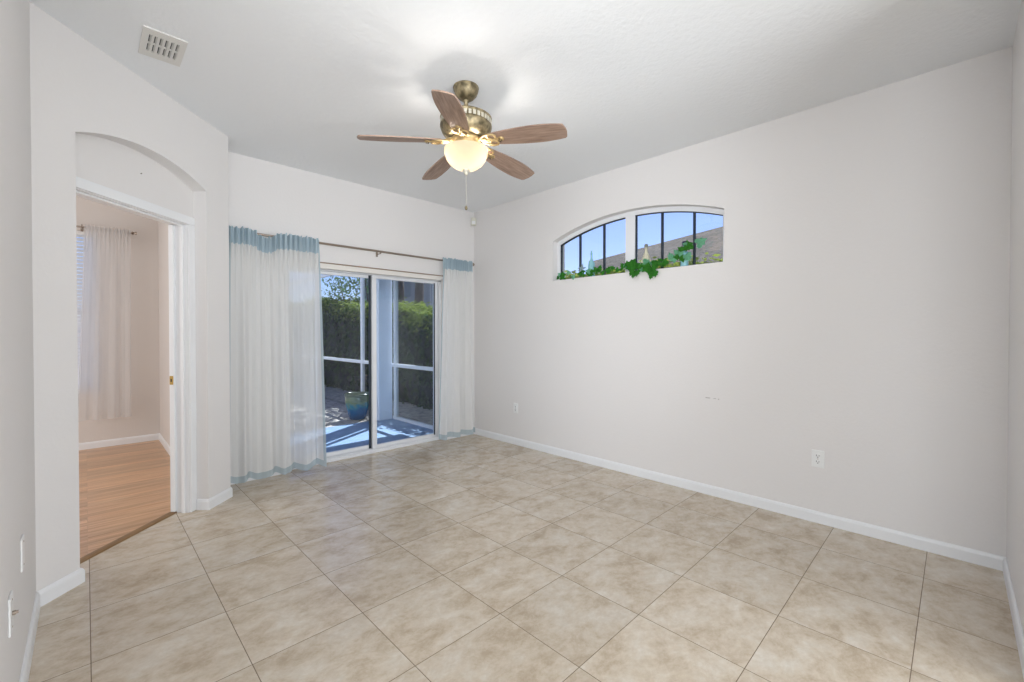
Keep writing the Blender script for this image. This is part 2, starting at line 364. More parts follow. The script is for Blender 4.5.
def sweep(bm, path, prof, side=1):
    """path: 2D points; prof: (offset from path to the left*side, z)"""
    P = [Vector(p) for p in path]; nn = len(P); dirs = [(P[i+1]-P[i]).normalized() for i in range(nn-1)]
    cols = []
    for i in range(nn):
        if i == 0: d = dirs[0]; m_ = Vector((-d.y, d.x)); s = 1
        elif i == nn-1: d = dirs[-1]; m_ = Vector((-d.y, d.x)); s = 1
        else:
            n1 = Vector((-dirs[i-1].y, dirs[i-1].x)); n2 = Vector((-dirs[i].y, dirs[i].x)); m_ = (n1+n2).normalized(); s = 1/max(.2, m_.dot(n1))
        cols.append([bm.verts.new((P[i].x+m_.x*o*s*side, P[i].y+m_.y*o*s*side, z)) for o, z in prof])
    k = len(prof)
    for i in range(nn-1):
        for j in range(k):
            bm.faces.new((cols[i][j], cols[i][(j+1) % k], cols[i+1][(j+1) % k], cols[i+1][j]))
    bm.faces.new(cols[0]); bm.faces.new(cols[-1][::-1])

XR, YB, YF, H, XL, XO = 3.525, 4.285, -.196, 2.802, -.173, .80
OD = Vector((.30, 3.46, 0)); E1 = Vector((.70711, .70711, 0)); ND = Vector((-.70711, .70711, 0)); UP = Vector((0, 0, 1))
def DD(s, n=0, z=0): return OD+E1*s+ND*n+UP*z

# ------------------------------------------------------------------ room shell
bm = bmesh.new(); slab(bm, [(-3.6, -3.6), (3.75, -3.6), (3.75, 4.485), (1.05, 4.486), (-.5, 2.936), (-3.6, 2.936)], [], (0, 0, 0), (1, 0, 0), (0, 1, 0), (0, 0, -1), .12)
struct(finish('floor', bm, M['tile']))
bm = bmesh.new(); slab(bm, [(-.5, 2.936), (.80, 4.236), (.80, 6.9), (-2.6, 6.9), (-2.6, 2.936)], [], (0, 0, 0), (1, 0, 0), (0, 1, 0), (0, 0, -1), .12)
struct(finish('floor_bedroom', bm, M['laminate']))
bm = bmesh.new(); slab(bm, [(-3.7, -3.7), (3.75, -3.7), (3.75, 4.485), (.70, 4.485), (.70, 4.03), (-.38, 2.95), (-3.7, 2.95)], [], (0, 0, H), (1, 0, 0), (0, 1, 0), (0, 0, 1), .12)
struct(finish('ceiling', bm, M['ceiling']))
HB = 3.15
bm = bmesh.new(); slab(bm, [(-2.8, 2.75), (-.40, 2.75), (.80, 3.96), (.80, 6.9), (-2.8, 6.9)], [], (0, 0, HB), (1, 0, 0), (0, 1, 0), (0, 0, 1), .1)
struct(finish('ceiling_bedroom', bm, M['ceiling']))
# right wall with arched opening
WY0, WY1, WS, WSP, WR = 1.262, 2.985, 1.832, 2.243, .157
hole = [(WY0, WS), (WY1, WS)]+[p for p in arc(WY0, WY1, WSP, WR)]
bm = bmesh.new(); slab(bm, rect(-3.6, 4.485, 0, H), [hole], (XR, 0, 0), (0, 1, 0), (0, 0, 1), (1, 0, 0), .20)
struct(finish('wall_right', bm, M['wall_right']))
# back wall with the sliding door opening
DX0, DX1, DH = 1.30, 3.06, 1.925
bm = bmesh.new(); slab(bm, [(.62, 0), (DX0, 0), (DX0, DH), (DX1, DH), (DX1, 0), (3.6, 0), (3.6, H), (.62, H)], [], (0, YB, 0), (1, 0, 0), (0, 0, 1), (0, 1, 0), .20)
struct(finish('wall_back', bm, M['wall']))
bm = bmesh.new(); slab(bm, rect(2.35, 3.6, 0, H), [], (0, YF, 0), (1, 0, 0), (0, 0, 1), (0, -1, 0), .12)
struct(finish('wall_front', bm, M['wall']))
bm = bmesh.new(); slab(bm, rect(1.30, 3.05, 0, H), [], (XL, 0, 0), (0, 1, 0), (0, 0, 1), (-1, 0, 0), .12)
struct(finish('wall_left', bm, M['wall']))
# diagonal wall: arched niche layer, then the layer with the doorway
SW, NIC, WT = .466, .10, .22
DW, DHH = .408, 2.045
front = [(-.669, 0), (-SW, 0), (-SW, 2.30)]+[p for p in reversed(arc(-SW, SW, 2.30, .10))][1:-1]+[(SW, 2.30), (SW, 0), (.707, 0), (.707, H), (-.669, H)]
bm = bmesh.new(); slab(bm, front, [], OD, E1, UP, ND, NIC)
back = [(-.80, 0), (-DW-.012, 0), (-DW-.012, DHH+.012), (DW+.012, DHH+.012), (DW+.012, 0), (.69, 0), (.69, HB), (-.80, HB)]
slab(bm, back, [], DD(0, NIC), E1, UP, ND, WT-NIC)
struct(finish('wall_diagonal', bm, M['wall']))
bm = bmesh.new(); slab(bm, [(.80, 3.96), (.80, 6.75), (.63, 6.75), (.63, 4.12)], [], (0, 0, 0), (1, 0, 0), (0, 1, 0), (0, 0, 1), HB)
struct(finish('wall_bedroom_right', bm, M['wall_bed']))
bm = bmesh.new(); slab(bm, [(.80, 3.962), (.801, 3.962), (.801, 4.285), (.80, 4.285)], [], (0, 0, 0), (1, 0, 0), (0, 1, 0), (0, 0, 1), H)
struct(finish('wall_return', bm, M['wall']))
BX0, BX1, BZ0, BZ1 = -.80, .112, .64, 2.40
bm = bmesh.new(); slab(bm, rect(-2.7, .80, 0, HB), [rect(BX0, BX1, BZ0, BZ1)], (0, 6.70, 0), (1, 0, 0), (0, 0, 1), (0, 1, 0), .1)
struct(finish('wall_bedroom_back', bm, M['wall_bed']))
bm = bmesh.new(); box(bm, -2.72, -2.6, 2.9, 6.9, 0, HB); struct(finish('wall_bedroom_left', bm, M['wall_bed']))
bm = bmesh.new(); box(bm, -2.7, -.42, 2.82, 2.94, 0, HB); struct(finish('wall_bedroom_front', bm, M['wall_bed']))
# shell of the adjoining living room behind the camera
bm = bmesh.new(); box(bm, -3.6, -.293, 1.30, 1.42, 0, H); struct(finish('wall_hall', bm, M['wall']))
bm = bmesh.new(); box(bm, -3.72, -3.6, -3.7, 1.42, 0, H); struct(finish('wall_living_left', bm, M['wall']))
bm = bmesh.new(); box(bm, -3.6, 3.6, -3.72, -3.6, 0, H); struct(finish('wall_living_front', bm, M['wall']))

# baseboards
bp = [(0, 0), (.013, 0), (.013, .058), (.009, .070), (.004, .076), (0, .076)]
def base(name, path, side=1):
    bm = bmesh.new(); sweep(bm, path, bp, side); struct(finish(name, bm, M['trim']))
base('baseboard_right', [(XR, YF), (XR, YB)], 1)
base('baseboard_back', [(DX1+.01, YB), (XR-.013, YB)], -1)
base('baseboard_back_left', [(XO, YB), (DX0-.02, YB)], -1)
base('baseboard_front', [(2.35, YF), (XR-.013, YF)], 1)
a_ = DD(-.669); b_ = DD(-SW); c_ = DD(-SW, NIC-.02)
base('baseboard_left', [(XL, 1.30), (XL, 2.987), (b_.x, b_.y), (c_.x, c_.y)], -1)
a_ = DD(SW, NIC-.02); b_ = DD(SW)
base('baseboard_diagonal', [(a_.x, a_.y), (b_.x, b_.y), (XO, 3.96), (XO, YB-.013)], -1)
base('baseboard_bedroom', [(-2.6, 6.70), (.63, 6.70), (.63, 4.2)], -1)

# transition strip between tile and laminate
bm = bmesh.new(); O_ = DD(0, .205)
vs = []
for s in (-DW, DW):
    vs.append([bm.verts.new(DD(s, n_, z_)) for n_, z_ in ((.185, 0), (.190, .007), (.205, .010), (.222, .010), (.236, .006), (.240, 0))])
for j in range(6): bm.faces.new((vs[0][j], vs[0][(j+1) % 6], vs[1][(j+1) % 6], vs[1][j]))
bm.faces.new(vs[0]); bm.faces.new(vs[1][::-1])
struct(finish('trim_1', bm, M['strip']))

# doorway into the bedroom: casing, jamb, latch
door = struct(empty('door_2', DD(0, NIC)))
R45 = Matrix.Translation(DD(0, 0))@Matrix.Rotation(PI/4, 4, 'Z')
def dparent(o, p):
    o.parent = p; o.matrix_parent_inverse = Matrix.Translation(-Vector(p.location)); return o
def lb(bm, s0, s1, n0, n1, z0, z1, bev=0): box(bm, s0, s1, n0, n1, z0, z1, bev, R45)
bm = bmesh.new()
for sg in (-1, 1):
    a, b_ = sorted((sg*(DW+.003), sg*(SW-.0005)))
    lb(bm, a, b_, NIC-.016, NIC, 0, DHH+.004, .003)
lb(bm, -SW+.001, SW-.001, NIC-.016, NIC, DHH+.004, DHH+.062, .003)
dparent(finish('casing', bm, M['trim']), door)
bm = bmesh.new()
for sg in (-1, 1):
    a, b_ = sorted((sg*DW, sg*(DW+.012)))
    lb(bm, a, b_, NIC, WT, 0, DHH+.012)
    a, b_ = sorted((sg*DW, sg*(DW-.012)))
    lb(bm, a, b_, NIC+.022, NIC+.046, 0, DHH, .002)      # stops either side of the door pocket
lb(bm, -DW, DW, NIC, WT, DHH, DHH+.012)
lb(bm, -DW+.012, DW-.012, NIC+.022, NIC+.046, DHH-.012, DHH, .002)
dparent(finish('door_jamb', bm, M['trim']), door)
bm = bmesh.new()
lb(bm, DW-.020, DW, NIC+.085, NIC+.118, .012, DHH-.002, .002)
dparent(finish('pocket_door_edge', bm, M['trim']), door)
bm = bmesh.new(); lb(bm, DW-.024, DW-.020, NIC+.089, NIC+.114, .915, .977, .002)
lt = dparent(finish('door_latch', bm, M['brass']), door); lt['label'] = 'small brass edge pull'
bm = bmesh.new(); lb(bm, DW-.0255, DW-.0235, NIC+.097, NIC+.106, .935, .957, .001)
dparent(finish('latch_recess', bm, M['slot']), door)

# ------------------------------------------------------------------ sliding glass door
sd = struct(empty('door_1', (2.18, 4.38, 0)))
def P(name, bm, m, par, **k): return dparent(finish(name, bm, m, **k), par)
bm = bmesh.new()
box(bm, DX0, DX0+.035, 4.345, 4.47, 0, DH); box(bm, DX1-.035, DX1, 4.345, 4.47, 0, DH)
box(bm, DX0, DX1, 4.345, 4.47, DH-.030, DH); box(bm, DX0, DX1, 4.335, 4.47, 0, .028, .004)
for y in (4.36, 4.40, 4.44): box(bm, DX0+.03, DX1-.03, y-.003, y+.003, .028, .036)
P('door_frame', bm, M['alu'], sd)
def panel(x0, x1, y, name, lw=.045, rw=.045, gl=True):
    bm = bmesh.new(); t = .016
    box(bm, x0, x0+lw, y-t, y+t, .036, DH-.030, .002); box(bm, x1-rw, x1, y-t, y+t, .036, DH-.030, .002)
    box(bm, x0+lw, x1-rw, y-t, y+t, .036, .076, .002); box(bm, x0+lw, x1-rw, y-t, y+t, DH-.058, DH-.030, .002)
    p = P(name, bm, M['alu'], sd)
    bm = bmesh.new(); box(bm, x0+lw, x1-rw, y-.003, y+.003, .076, DH-.058)
    g = finish('pane', bm, M['doorglass']); g.parent = p; g.matrix_parent_inverse = p.matrix_parent_inverse@Matrix.Identity(4)
    g.matrix_parent_inverse = Matrix.Identity(4)
    return p
p1 = panel(DX0+.03, 2.262, 4.425, 'fixed_panel', .045, .050)
p2 = panel(2.190, DX1-.035, 4.385, 'sliding_panel', .048, .040)
bm = bmesh.new()   # dark weather strips beside the glass
box(bm, 2.166, 2.204, 4.402, 4.410, .04, DH-.03); box(bm, DX1-.089, DX1-.074, 4.366, 4.372, .06, DH-.05)
P('weather_strip', bm, M['gasket'], sd)
bm = bmesh.new(); box(bm, DX1-.066, DX1-.046, 4.355, 4.37, .74, .92, .004); box(bm, DX1-.060, DX1-.052, 4.342, 4.356, .80, .83, .002)
P('door_handle', bm, M['alu'], sd)

# valance of the door blind, with its thin rod
bm = bmesh.new(); box(bm, .95, 2.985, 4.232, YB-.001, 1.897, 1.955, .004)
v = finish('blind_valance', bm, M['vinyl']); tag(v, 'slim cream headrail box above the sliding glass door', 'blind headrail')
v2 = bmesh.new(); tube(v2, [(.95, 4.226, 1.950), (2.995, 4.226, 1.950)], .006, 8); lathe(v2, [(0, -.009), (.008, -.005), (.009, .0), (.008, .005), (0, .009)], 12, (2.998, 4.226, 1.950))
finish('rod', v2, M['rodthin'], v)

# ------------------------------------------------------------------ curtain rod and curtains
RZ, RY = 2.128, 4.20
rod = empty('curtain_rod', (2.15, YB, RZ), 0, 'long bronze curtain rod with ball end above the sliding door', 'curtain rod')
bm = bmesh.new(); tube(bm, [(.83, RY, RZ), (3.42, RY, RZ)], .0105, 14); P('pole', bm, M['nickel'], rod)
bm = bmesh.new(); lathe(bm, [(0, -.022), (.012, -.019), (.020, -.009), (.022, 0), (.020, .009), (.012, .019), (0, .022)], 20)
for vv in bm.verts: vv.co = Vector((3.432+vv.co.z*1.15, RY+vv.co.x, RZ+vv.co.y))
tube(bm, [(3.400, RY, RZ), (3.412, RY, RZ)], .014, 14)
P('finial', bm, M['nickel'], rod, smooth=True)
for x in (.86, 2.20, 3.37):
    bm = bmesh.new(); box(bm, x-.011, x+.011, YB-.004, YB, RZ-.045, RZ+.02, .001); tube(bm, [(x, YB-.004, RZ-.02), (x, RY, RZ-.02), (x, RY-.003, RZ-.014)], .0045, 8)
    tube(bm, [(x, RY+.016, RZ+.0), (x, RY+.012, RZ-.012), (x, RY, RZ-.017), (x, RY-.012, RZ-.012), (x, RY-.016, RZ)], .004, 8)
    P('bracket', bm, M['nickel'], rod)

def curtain(name, label, group, x0t, x1t, x0b, x1b, yb, ztop, zbot, nf, amp, ampt, m_body, m_head, head, hem, edge=None, seed=1, sag=None, cat='curtain', loc=None, hemwave=0, m_hem=None, edge_w=.03, nfine=60):
    rnd = random.Random(seed); ph = [rnd.uniform(0, 6.28) for _ in range(8)]
    def surf(u, t):       # t 0 top .. 1 bottom
        x0 = x0t+(x0b-x0t)*t; x1 = x1t+(x1b-x1t)*t
        g = max(0, 1-t*7)                       # gathered header
        fl_ = min(1, t*3)
        uu = u+.018*math.sin(5*u*PI+ph[3])*fl_
        y = yb+amp*fl_*(.35+.65*t)*(math.sin(2*PI*nf*uu+ph[0]+.5*math.sin(4*uu+ph[4]))*.7+.3*math.sin(2*PI*nf*1.9*uu+ph[1])) \
            +ampt*(.10+.90*g)*(math.sin(2*PI*nf*3.7*u+ph[2]+1.2*math.sin(9*u+ph[5]))+.35*math.sin(2*PI*nf*8.3*u+ph[6]))
        s_ = sag(x0+(x1-x0)*u) if sag else 0
        zt = ztop-s_+.006*math.sin(2*PI*nf*5*u+ph[2])+.004*math.sin(2*PI*nf*11*u)
        zb = zbot+hemwave*math.sin(2*PI*nf*uu+ph[0]+1.3)
        return Vector((x0+(x1-x0)*u, y, zt+(zb-zt)*t))
    root = empty(name, loc or ((x0t+x1t)/2, yb, zbot), 0, label, cat, group)
    L = ztop-zbot
    def part(nm, u0, u1, t0, t1, nt_, m_, push=0):
        nu = max(3, int((u1-u0)*nf*nfine)); vs_ = []; fs_ = []
        for j in range(nt_+1):
            for i in range(nu+1):
                p = surf(u0+(u1-u0)*i/nu, t0+(t1-t0)*j/nt_); p.y -= push; vs_.append(p-Vector(root.location))
        for j in range(nt_):
            for i in range(nu):
                a = j*(nu+1)+i; fs_.append((a, a+1, a+nu+2, a+nu+1))
        raw(nm, vs_, fs_, m_, root, True)
    th = head/L; tb = 1-hem/L
    e0, e1 = 0, 1
    if edge in ('right', 'both'): e1 = 1-edge_w
    if edge in ('left', 'both'): e0 = edge_w
    part('header', 0, 1, 0, th, 8, m_head, 0)
    part('panel', e0, e1, th, tb, 36, m_body)
    part('hem', 0, 1, tb, 1, 4, m_hem or m_head)
    if edge in ('right', 'both'): part('edge_trim', e1, 1, th, tb, 36, M['trim_blue'])
    if edge in ('left', 'both'): part('edge_trim', 0, e0, th, tb, 36, M['trim_blue'])
    return root
def sagL(x):
    return .052*math.exp(-((x-1.115)/.075)**4)
cl = curtain('sheer_curtain', 'wide white sheer curtain with pale blue header left of the sliding door', 'sheer curtains on the long rod',
        .835, 1.560, .825, 1.600, RY-.050, RZ+.026, .045, 4.3, .050, .026, M['sheer'], M['sheer_blue'], .135, .055, 'both', 3, sagL, hemwave=.014, m_hem=M['trim_blue'], edge_w=.022)
cr = curtain('sheer_curtain', 'narrow white sheer curtain bunched in the far right corner', 'sheer curtains on the long rod',
        2.965, 3.385, 2.90, 3.440, RY-.048, RZ+.022, .050, 3.0, .034, .024, M['sheer'], M['sheer_blue'], .125, .060, 'left', 8, None, hemwave=.010, m_hem=M['trim_blue'], edge_w=.025)

# ------------------------------------------------------------------ bedroom window, blind and curtain
bw = struct(empty('window_2', ((BX0+BX1)/2, 6.80, BZ0)))
bm = bmesh.new()
for a, b_, c, d in ((BX0, BX0+.045, BZ0, BZ1), (BX1-.045, BX1, BZ0, BZ1), (BX0+.045, BX1-.045, BZ0, BZ0+.05), (BX0+.045, BX1-.045, BZ1-.045, BZ1), (BX0+.045, BX1-.045, 1.50, 1.545)):
    box(bm, a, b_, 6.768, 6.80, c, d, .002)
P('window_frame', bm, M['alu'], bw)
bm = bmesh.new(); box(bm, BX0+.045, BX1-.045, 6.782, 6.786, BZ0+.05, BZ1-.045); P('pane', bm, M['glass'], bw)
bm = bmesh.new(); box(bm, BX0-.01, BX1+.012, 6.675, 6.768, BZ0-.022, BZ0, .003); P('window_sill', bm, M['trim'], bw)
bl = empty('window_blind', ((BX0+BX1)/2, 6.745, BZ0), 0, 'white horizontal slat blind in the bedroom window', 'blind')
bm = bmesh.new()
nS = 42
for i in range(nS):
    z = BZ0+.045+(BZ1-BZ0-.10)*i/(nS-1)
    mt = Matrix.Translation((0, 6.735, z))@Matrix.Rotation(math.radians(50), 4, 'X')
    box(bm, BX0+.008, BX1-.008, -.024, .024, -.0012, .0012, 0, mt)
P('slats', bm, M['slat'], bl)
bm = bmesh.new(); box(bm, BX0+.005, BX1-.005, 6.712, 6.757, BZ1-.045, BZ1-.002, .002); P('headrail', bm, M['plate'], bl)
bm = bmesh.new(); box(bm, BX0+.008, BX1-.008, 6.712, 6.757, BZ0+.004, BZ0+.022, .003); P('bottom_rail', bm, M['plate'], bl)
bm = bmesh.new()
for x in (BX0+.12, BX1-.12): tube(bm, [(x, 6.709, BZ0+.02), (x, 6.709, BZ1-.03)], .0012, 5)
P('ladder_cord', bm, M['plate'], bl)
brd = empty('curtain_rod', (-.35, 6.70, 2.425), 0, 'short bronze curtain rod above the bedroom window', 'curtain rod')
bm = bmesh.new(); tube(bm, [(-1.05, 6.615, 2.425), (.385, 6.615, 2.425)], .009, 12); P('pole', bm, M['nickel'], brd)
bm = bmesh.new(); tube(bm, [(.385, 6.615, 2.425), (.392, 6.615, 2.425), (.405, 6.615, 2.425), (.425, 6.615, 2.425), (.430, 6.615, 2.425)], [.011, .020, .010, .020, .012], 14); P('finial', bm, M['nickel'], brd)
for x in (-.02, .37):
    bm = bmesh.new(); box(bm, x-.01, x+.01, 6.696, 6.70, 2.39, 2.45, .001); tube(bm, [(x, 6.696, 2.41), (x, 6.63, 2.408), (x, 6.60, 2.412), (x, 6.592, 2.43), (x, 6.602, 2.448)], .005, 8); P('bracket', bm, M['nickel'], brd)
curtain('sheer_curtain', 'short white sheer curtain hanging over the bedroom window', 'sheer curtain in the bedroom',
        .00, .375, -.07, .365, 6.585, 2.45, .33, 3.2, .024, .008, M['bed_sheer'], M['bed_sheer'], .05, .19, None, 5, None, hemwave=.004)
bpy.data.objects['sheer_curtain.002'].pop('group') if 'sheer_curtain.002' in bpy.data.objects else None

# ------------------------------------------------------------------ arched window
aw = struct(empty('window_1', (3.64, 2.075, WS)))
def archpoly(y0, y1, z0, inset, n=20, yc0=WY0, yc1=WY1):
    """region of the window between y0..y1 under the arch lowered by inset"""
    c = (yc0+yc1)/2; h_ = (yc1-yc0)/2; R = (h_*h_+WR*WR)/(2*WR); zc = WSP+WR-R; Ri = R-inset
    top = [(y1+(y0-y1)*i/n, zc+math.sqrt(Ri*Ri-(y1+(y0-y1)*i/n-c)**2)) for i in range(n+1)]
    return [(y0, z0), (y1, z0)]+top
MUL0, MUL1 = 2.070, 2.166
gl = [archpoly(WY0+.034, MUL0, WS+.012, .040), archpoly(MUL1, WY1-.036, WS+.012, .040)]
bm = bmesh.new(); slab(bm, archpoly(WY0-.004, WY1+.004, WS-.002, -.004, 28), gl, (3.60, 0, 0), (0, 1, 0), (0, 0, 1), (1, 0, 0), .055)
P('window_frame', bm, M['alu'], aw)
bm = bmesh.new()
for (a, b_) in ((WY0+.034, MUL0), (MUL1, WY1-.036)):
    slab(bm, archpoly(a, b_, WS+.012, .040), [archpoly(a+.005, b_-.005, WS+.017, .045)], (3.612, 0, 0), (0, 1, 0), (0, 0, 1), (1, 0, 0), .028)
P('glazing_gasket', bm, M['gasket'], aw)
for (a, b_) in ((WY0+.034, MUL0), (MUL1, WY1-.036)):
    bm = bmesh.new(); slab(bm, archpoly(a+.004, b_-.004, WS+.016, .044), [], (3.625, 0, 0), (0, 1, 0), (0, 0, 1), (1, 0, 0), .004); P('pane', bm, M['glass'], aw)
cc = (WY0+WY1)/2; hh = (WY1-WY0)/2; RR = (hh*hh+WR*WR)/(2*WR)
for y in (2.702, 2.414, 1.815, 1.533):
    zt = WSP+WR-RR+math.sqrt((RR-.044)**2-(y-cc)**2)
    bm = bmesh.new(); box(bm, 3.614, 3.640, y-.007, y+.007, WS+.012, zt); P('muntin', bm, M['gasket'], aw)

# bottles on the sill
def bottle(name, label, y, prof, m_, cap, capm, x=3.563, rz=0):
    r_ = empty(name, (x, y, WS), rz, label, 'bottle')
    bm = bmesh.new(); lathe(bm, prof, 24); finish('body', bm, m_, r_, True)
    if cap:
        bm = bmesh.new(); lathe(bm, cap, 16); c_ = finish('stopper', bm, capm, r_, True)
    return r_
bprof = [(0, .002), (.026, .002), (.030, .008), (.030, .085), (.027, .105), (.014, .125), (.009, .140), (.0085, .178), (.011, .180), (.011, .186), (.006, .187)]
M['pale_glass'] = plain('frosted_aqua', (.27, .55, .62), .15, var=.05)
M['cream_glaze'] = plain('cream_rope_wrap', (.66, .62, .47), .7, bump=.6, bscale=120, var=.2, vscale=60)
M['cork'] = plain('grey_stopper', (.20, .21, .19), .6, var=.1)
M['navy'] = plain('dark_blue_cap', (.02, .03, .07), .4, var=.1)
M['starfish'] = plain('blue_grey_starfish', (.24, .34, .38), .8, bump=.8, bscale=90, var=.1)
bprof = [(0, .002), (.028, .002), (.033, .008), (.033, .115), (.029, .140), (.015, .165), (.010, .180), (.0095, .222), (.012, .224), (.012, .231), (.006, .232)]
b1 = bottle('glass_bottle', 'tall pale aqua bottle at the left of the arched window sill', 2.520, bprof, M['pale_glass'],
            [(0, .231), (.0075, .231), (.0075, .240), (.005, .244), (.008, .251), (.004, .257), (0, .259)], M['pale_glass'])
bm = bmesh.new()
for k in range(5):
    a = 2*PI*k/5+PI/2
    tube(bm, [(0, 0, 0), (0, .026*math.cos(a), .026*math.sin(a)), (0, .050*math.cos(a), .050*math.sin(a))], [.013, .009, .002], 8)
sf = finish('starfish', bm, M['starfish'], None, True, (3.530, 2.612, WS+.088)); sf.rotation_euler = (.15, .12, 0)
tag(sf, 'small blue-grey starfish leaning on the tall pale aqua bottle', 'starfish')
b2 = bottle('decanter_bottle', 'cream flared bottle with grey stopper beside the white window mullion', 1.935,
            [(0, .002), (.046, .002), (.052, .010), (.051, .04), (.043, .09), (.028, .135), (.014, .165), (.011, .180), (.011, .200), (.014, .202), (.014, .207), (.006, .208)],
            M['cream_glaze'], [(0, .206), (.014, .206), (.017, .214), (.016, .230), (.010, .238), (0, .239)], M['cork'])
b3 = bottle('glass_bottle', 'aqua bottle with dark blue cap half hidden behind the climbing ivy', 1.590,
            [(0, .002), (.028, .002), (.031, .008), (.031, .105), (.027, .125), (.013, .142), (.010, .155), (.010, .180), (.004, .181)],
            M['pale_glass'], [(0, .176), (.017, .176), (.018, .180), (.018, .207), (.016, .210), (0, .210)], M['navy'])
# ivy garland
def leafpts(s):
    pts = [(0, 0), (.28, -.18), (.52, -.05), (.50, .22), (.36, .34), (.42, .58), (.20, .66), (0, 1.0), (-.20, .66), (-.42, .58), (-.36, .34), (-.50, .22), (-.52, -.05), (-.28, -.18)]
    return [(a*s, b_*s) for a, b_ in pts]
def add_leaf(vs, fs, p, s, nrm, upd, rnd):
    n_ = Vector(nrm).normalized(); u = Vector(upd)-n_*Vector(upd).dot(n_); u.normalize(); r_ = u.cross(n_)
    k = len(vs); L = leafpts(s); vs.append(p+u*s*.3+n_*s*.10)
    for a, b_ in L: vs.append(p+r_*a+u*b_-n_*(abs(a)*.25))
    for i in range(len(L)): fs.append((k, k+1+i, k+1+(i+1) % len(L)))
rnd = random.Random(11)
ivy = empty('ivy_garland', (3.54, 2.1, WS), 0, 'artificial green ivy garland draped along the arched window sill', 'ivy garland')
stem = [(3.56, 2.94, 1.850), (3.545, 2.80, 1.853), (3.54, 2.60, 1.847), (3.525, 2.48, 1.855), (3.535, 2.36, 1.85), (3.54, 2.20, 1.855), (3.53, 2.08, 1.87), (3.51, 1.98, 1.86), (3.512, 1.90, 1.85), (3.515, 1.82, 1.855), (3.53, 1.72, 1.865), (3.535, 1.64, 1.90), (3.54, 1.57, 1.95), (3.545, 1.53, 1.985)]
stem2 = [(3.515, 1.86, 1.852), (3.500, 1.84, 1.82), (3.497, 1.82, 1.78)]
stem3 = [(3.515, 2.03, 1.86), (3.500, 2.00, 1.83), (3.497, 1.985, 1.80)]
bm = bmesh.new(); tube(bm, stem, .0025, 6); tube(bm, stem2, .002, 6); tube(bm, stem3, .002, 6)
M['stem'] = plain('green_stem', (.07, .14, .04), .6, var=.1)
P('stem', bm, M['stem'], ivy)
v1, f1, v2_, f2 = [], [], [], []
def along(path, t):
    k = t*(len(path)-1); i = min(int(k), len(path)-2); return Vector(path[i]).lerp(Vector(path[i+1]), k-i)
for i in range(64):
    t = (i+rnd.random())/64; p = along(stem, t)
    p += Vector((rnd.uniform(-.035, .004), rnd.uniform(-.02, .02), rnd.uniform(-.004, .035)))
    s = rnd.uniform(.040, .066); pale = rnd.random() < .12
    if t < .42: s *= .85
    up_ = Vector((0, rnd.uniform(-1, 1), rnd.uniform(-.7, .9)))
    if p.z < WS+.045 and up_.z < 0 and p.x > XR-.03: p.x = XR-.006-rnd.random()*.02; p.z = max(p.z, WS+.01)
    add_leaf(v2_ if pale else v1, f2 if pale else f1, p, s, (-1, rnd.uniform(-.5, .3), rnd.uniform(-.2, .5)), up_, rnd)
for pth, n_ in ((stem2, 8), (stem3, 6)):
    for i in range(n_):
        p = along(pth, (i+.5)/n_)+Vector((rnd.uniform(-.02, -.004), rnd.uniform(-.035, .035), rnd.uniform(-.01, .02)))
        add_leaf(v1, f1, p, rnd.uniform(.046, .064), (-1, rnd.uniform(-.3, .3), rnd.uniform(0, .4)), (0, rnd.uniform(-.6, .6), -1), rnd)
for p, s, m_ in (((3.53, 1.60, 1.93), .075, 0), ((3.53, 1.54, 1.975), .075, 0), ((3.525, 1.555, 1.925), .07, 1), ((3.54, 1.475, 2.005), .085, 1), ((3.52, 2.86, 1.865), .06, 0), ((3.505, 1.93, 1.90), .075, 1), ((3.50, 2.06, 1.885), .085, 0), ((3.50, 1.88, 1.86), .075, 0)):
    add_leaf(v2_ if m_ else v1, f2 if m_ else f1, Vector(p), s, (-1, -.15, .15), (0, rnd.uniform(-.5, .5), rnd.uniform(-.5, 1)), rnd)
iv = Vector(ivy.location)
raw('foliage', [v-iv for v in v1], f1, M['ivy'], ivy); raw('pale_foliage', [v-iv for v in v2_], f2, M['ivy2'], ivy)['label'] = 'pale bluish green leaves'

# ------------------------------------------------------------------ ceiling fan
FX, FY, BZ = 1.696, 2.139, 2.468
fan = empty('ceiling_fan', (FX, FY, H), 0, 'five-blade wooden ceiling fan with antique brass motor and lit bowl light', 'ceiling fan')
def FP(name, bm, m, **k):
    o = finish(name, bm, m, fan, **k); return o
dz = -H
bm = bmesh.new(); lathe(bm, [(0, 0), (.078, 0), (.080, -.006), (.076, -.014), (.077, -.020), (.068, -.045), (.048, -.068), (.026, -.078), (0, -.078)], 36); FP('canopy', bm, M['patina'], smooth=True)
bm = bmesh.new(); lathe(bm, [(0, -.076), (.020, -.076), (.021, -.088), (.013, -.094), (.013, 2.660+dz), (.026, 2.655+dz), (.028, 2.618+dz), (0, 2.618+dz)], 24); FP('downrod', bm, M['patina'], smooth=True)
mo = [(0, 2.628), (.05, 2.628), (.115, 2.622), (.152, 2.614), (.160, 2.608), (.160, 2.600), (.155, 2.597), (.155, 2.565), (.160, 2.561), (.160, 2.553), (.155, 2.538), (.148, 2.520), (.134, 2.502), (.108, 2.490), (.078, 2.485), (0, 2.485)]
bm = bmesh.new(); lathe(bm, [(r, z+dz) for r, z in mo], 48); motor = FP('motor_housing', bm, M['patina'], smooth=True)
bm = bmesh.new()
for k in range(36):
    a = 2*PI*k/36; mt = Matrix.Rotation(a, 4, 'Z'); box(bm, .154, .1585, -.0085, .0085, 2.568+dz, 2.594+dz, .001, mt)
bd = finish('decorative_band', bm, M['motorband'], motor); bd['label'] = 'pale cast panels around the motor rim'
